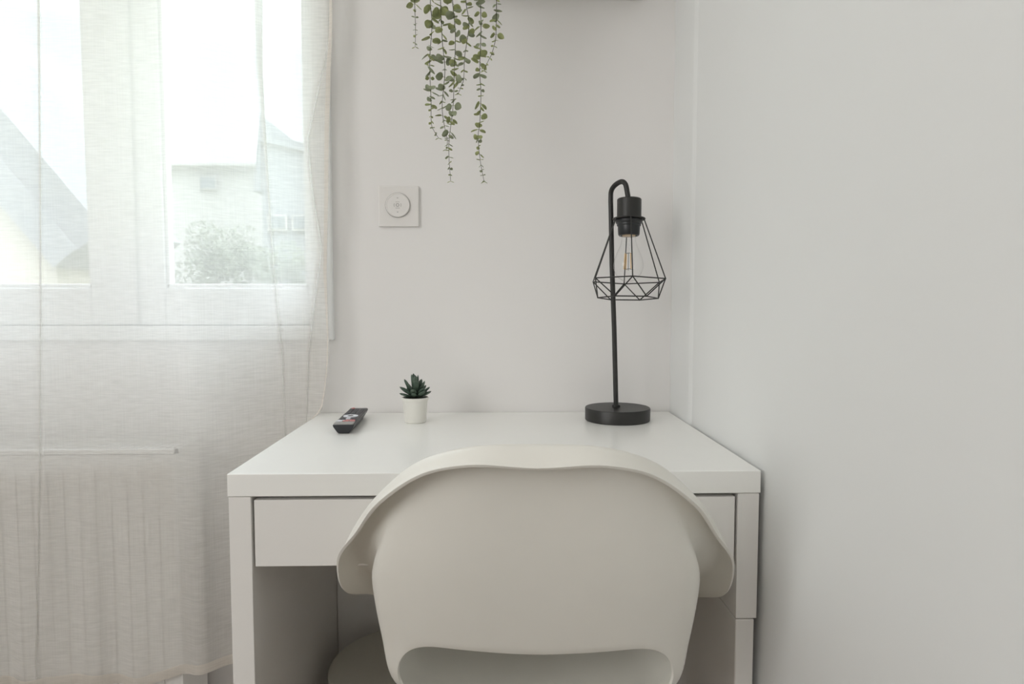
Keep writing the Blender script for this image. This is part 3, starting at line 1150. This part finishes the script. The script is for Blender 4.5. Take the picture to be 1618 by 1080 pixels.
def rpart(name, shapes, mat, par=None):
    bm = bmesh.new()
    for sh_ in shapes:
        if sh_[0] == 'b':
            box(bm, *sh_[1:])
        else:
            _, cx, cy, ro, ri, z0, z1 = sh_
            if ri > 0:
                lathe([(ri, z0), (ro, z0), (ro, z1), (ri, z1), (ri, z0)], 28, cx, cy, bm=bm)
            else:
                lathe([(0, z0), (ro, z0), (ro, z1), (0, z1)], 20, cx, cy, bm=bm)
    return link(name, bm, mat, par or rc, smooth=False)


rpart('face_plate', [('b', -.0165, .0165, -.0865, .085, .0165, .0182)], M_REMF)
rpart('silver_band', [('b', -.0168, .0168, -.0885, -.068, .0165, .0186)], M_REMG)
rpart('direction_ring', [('c', 0, -.012, .0135, .0062, .018, .0196)], M_WKEY)
rpart('ok_button', [('c', 0, -.012, .0045, 0, .018, .0198)], M_DKEY)
for x in (-.0115, 0.0, .0115):
    for yy in (-.064,):
        rpart('white_key' if x < 0 else 'red_key', [('b', x - .0048, x + .0048, yy - .0028, yy + .0028, .018, .0195)], M_WKEY if x < 0 else M_RKEY)
rpart('label_strip', [('b', -.0155, -.004, -.0575, -.052, .018, .0188)], M_WKEY)
rpart('label_strip', [('b', -.002, .0145, -.0535, -.050, .018, .0188)], M_RKEY)
for j, yy in enumerate((-.042, -.034)):
    for x in (-.010, .0, .010):
        rpart('button', [('b', x - .0035, x + .0035, yy - .0022, yy + .0022, .018, .0194)], M_DKEY if (x != 0) else M_WKEY)
for j in range(5):
    for x in (-.0105, .0, .0105):
        yy = 0.014 + j * .0125
        rpart('button', [('b', x - .0037, x + .0037, yy - .0028, yy + .0028, .018, .0194)], M_DKEY)
rpart('power_button', [('c', -.0105, .0795, .0034, 0, .018, .0196)], M_RKEY)

# ------------------------------------------------------------------ wall dial switch
c = at_y(629.5, 325.5, -0.008)
sw = thing('wall_dial_switch', 'white square wall plate with a round dial, between the window and the hanging plant', 'switch', (c.x, 0, c.z))
link('plate', boxes((-.0415, .0415, -.0065, 0.0, -.0415, .0415)), M_PLATE, sw, smooth=False, bevel=0.0022, seg=3)
bm = lathe([(.0252, -.0001), (.0256, .0008), (.0262, .0008), (.0266, -.0001)], 64)


def face_out(bm, y=-0.009):
    bmesh.ops.transform(bm, matrix=Matrix.Translation((0.0, y, 0.0)) @ Matrix.Rotation(PI / 2, 4, 'X'), verts=bm.verts)
    return bm


dial_c = at_y(628, 323.5, -0.012) - Vector((c.x, 0, c.z))
dm = lathe([(0, 0), (.0245, 0), (.0245, .0030), (.0240, .0042), (.0225, .0046), (.0220, .0038), (0, .0036)], 64)
bmesh.ops.transform(dm, matrix=Matrix.Translation((dial_c.x, -.0065, dial_c.z)) @ Matrix.Rotation(PI / 2, 4, 'X'), verts=dm.verts)
dial = link('dial', dm, M_PLATE, sw, auto=30)
gm = lathe([(.0246, .0002), (.0256, .0002), (.0256, .0005), (.0246, .0005), (.0246, .0002)], 64)
bmesh.ops.transform(gm, matrix=Matrix.Translation((dial_c.x, -.0065, dial_c.z)) @ Matrix.Rotation(PI / 2, 4, 'X'), verts=gm.verts)
link('dial_gap', gm, M_MARK, sw)
# printed symbols: small ring with dashes round it, up and down marks
bm = bmesh.new()
lathe([(.0022, .0036), (.0036, .0036), (.0036, .0039), (.0022, .0039), (.0022, .0036)], 24, bm=bm)
for sx in (-1, 1):
    for q in range(7):
        a0, a1 = math.radians(-28 + q * 8), math.radians(-28 + (q + 1) * 8)
        v = [bm.verts.new((sx * r_ * math.cos(a_), r_ * math.sin(a_), .0039)) for r_, a_ in ((.0066, a0), (.0076, a0), (.0076, a1), (.0066, a1))]
        bm.faces.new(v)
    box(bm, -.0042, .0042, sx * .0062 - .0004, sx * .0062 + .0004, .0036, .0039)
for y_, h_ in ((.0145, .0022), (-.0145, -.0022)):
    v = [bm.verts.new((x_, yy, zz_)) for zz_ in (.0036, .0039) for x_, yy in ((-.0022, y_ - h_ / 2), (.0022, y_ - h_ / 2), (0, y_ + h_ / 2))]
    bm.faces.new(v[:3]); bm.faces.new(v[3:])
bmesh.ops.transform(bm, matrix=Matrix.Translation((dial_c.x, -.0065, dial_c.z)) @ Matrix.Rotation(PI / 2, 4, 'X'), verts=bm.verts)
link('symbols', bm, M_MARK, dial, smooth=False)

# ------------------------------------------------------------------ shelf above and the trailing plant on it
sf = link('wall_shelf', boxes((-0.06, 0.2995, -0.17, 0.0, 1.593, 1.615)), M_SHELF, smooth=False, bevel=0.001)
tag(sf, 'white wall shelf along the top edge of the picture, above the lamp', 'shelf')
hp = thing('trailing_plant', 'trailing green eucalyptus vines hanging from the shelf above the desk', 'plant', (-0.02, -0.10, 1.615))
HL = hp.location.copy()
link('planter', lathe([(0, 0), (.048, 0), (.052, .003), (.066, .105), (.069, .107), (.069, .118), (.065, .118), (.060, .10), (0, .10)], 48), M_POT, hp)
link('soil', lathe([(0, .1005), (.060, .1005), (.062, .108), (0, .111)], 32), M_SOIL, hp)
VY = -0.195
VINES = [
    [(654, -60), (655, 0), (656, 27), (656.5, 50), (656, 74)],
    [(683, -60), (680, 0), (682.5, 39), (679, 97), (681, 156), (681.5, 194), (686, 207), (693, 218)],
    [(694, -60), (696, 0), (699, 67), (703, 111), (698.6, 167), (703, 203), (707, 222), (705, 236)],
    [(712, -60), (715, 0), (719.5, 56), (718, 111), (716, 167), (711.7, 203), (709, 236), (712, 286)],
    [(734, -60), (736, 0), (741, 36), (738, 64), (734, 92), (732.5, 125), (728, 138), (724, 148)],
    [(757, -60), (759, 0), (760, 47), (758, 111), (760, 147), (758, 194), (755.5, 217), (759, 255), (765, 287)],
    [(783, -60), (784.5, 0), (784, 40), (783, 62), (777, 85), (771, 97), (764.5, 112)],
]


def euc_leaf(bm, base, out, nrm, ln, wd, cup, mi):
    """rounded leaf on a short stalk, built as a thin curved lens with two faces"""
    side = out.cross(nrm).normalized()
    nu, nv = 8, 4
    st = 0.16 * ln
    top_, bot_ = [], []
    for i in range(nu + 1):
        u = i / nu
        w = wd * math.sin(PI * min(1, max(0, u)) ** 0.82) ** 0.62 if 0 < u < 1 else 0.0
        ra, rb = [], []
        for j in range(-nv, nv + 1):
            v = j / nv
            p = base + out * (st + (ln - st) * u) + side * (w * v) + nrm * (cup * ln * (u * u * 0.8) - 0.18 * w * (1 - v * v))
            ra.append(p)
        top_.append(ra)
    th = nrm * 0.00018
    vt = [[bm.verts.new(p + th) for p in r_] for r_ in top_]
    vb = [[bm.verts.new(p - th) for p in r_] for r_ in top_]
    for i in range(nu):
        for j in range(2 * nv):
            try:
                f = bm.faces.new((vt[i][j], vt[i + 1][j], vt[i + 1][j + 1], vt[i][j + 1])); f.material_index = mi
                f = bm.faces.new((vb[i][j], vb[i][j + 1], vb[i + 1][j + 1], vb[i + 1][j])); f.material_index = mi
            except ValueError:
                pass
    q = [base, base + out * (st + 0.08 * ln)]
    tube(bm, q, 0.0004, 5)


rnd = random.Random(5)
for vi, V in enumerate(VINES):
    yy = VY + rnd.uniform(-0.012, 0.012)
    P = [at_y(px, py, yy) - HL for px, py in V]
    # over the front edge of the shelf and back to the planter
    a_ = Vector((P[0].x * 0.35, -0.055, 0.118)) if True else None
    lead = [Vector((P[0].x * .25, -0.02, .108)), Vector((P[0].x * 0.5, -0.066, 0.132)), Vector((P[0].x * .9, -0.09, 0.09))]
    body = P
    n = 10
    path = []
    full = lead + body
    for i in range((len(full) - 1) * n + 1):
        path.append(catmull(full, i / n))
    bm = bmesh.new()
    m = len(path)
    tube(bm, path, [0.00085 - 0.0005 * i / m for i in range(m)], 7)
    vine = link('vine', bm, M_TWIG, hp)
    # leaf pairs by arc length
    seg = [0.0]
    for p, q in zip(path, path[1:]):
        seg.append(seg[-1] + (q - p).length)
    tot = seg[-1]
    bm = bmesh.new()
    sdist = 0.05 + rnd.uniform(0, .008)
    ph = rnd.uniform(0, PI)
    node = 0
    while sdist < tot:
        i = max(k_ for k_ in range(m) if seg[k_] <= sdist)
        i = min(i, m - 2)
        p = path[i].lerp(path[i + 1], (sdist - seg[i]) / max(1e-6, seg[i + 1] - seg[i]))
        d = (path[i + 1] - path[i]).normalized()
        rem = (tot - sdist) / tot
        f = min(1.0, 0.42 + 1.15 * (tot - sdist) / 0.16) * (0.62 + 0.38 * rem)
        f *= rnd.choice((0.6, 0.85, 1.0, 1.15, 1.25)) if rem > 0.06 else 0.8
        ln = 0.0200 * f
        ph += PI / 2 + rnd.uniform(-.35, .35)
        mi = 1 if rnd.random() < 0.4 else 0
        for sgn in (0, PI):
            az = ph + sgn
            h = Vector((math.cos(az), math.sin(az), 0))
            h = (h - d * h.dot(d)).normalized()
            droop = rnd.uniform(-0.35, 0.75)
            out = (h + d * droop).normalized()
            nr = (-d + out * out.dot(d)).normalized()
            roll = rnd.uniform(-0.9, 0.9)
            nr = (Matrix.Rotation(roll, 3, out) @ nr)
            euc_leaf(bm, p, out, nr, ln * rnd.uniform(.85, 1.1), ln * rnd.uniform(.40, .50), rnd.uniform(-.35, .1), mi)
        sdist += 0.0132 * rnd.uniform(.75, 1.2) * (0.85 + 0.25 * rem)
        node += 1
    # tip leaves
    d = (path[-1] - path[-2]).normalized()
    for sgn in (-1, 1):
        euc_leaf(bm, path[-1], (Vector((sgn, 0.2, 0)) + d * .35).normalized(), Vector((0, 0, 1)), .0065, .0016, -.1, 0)
    link('leaves', bm, [M_EUC, M_EUCG], vine, auto=180)
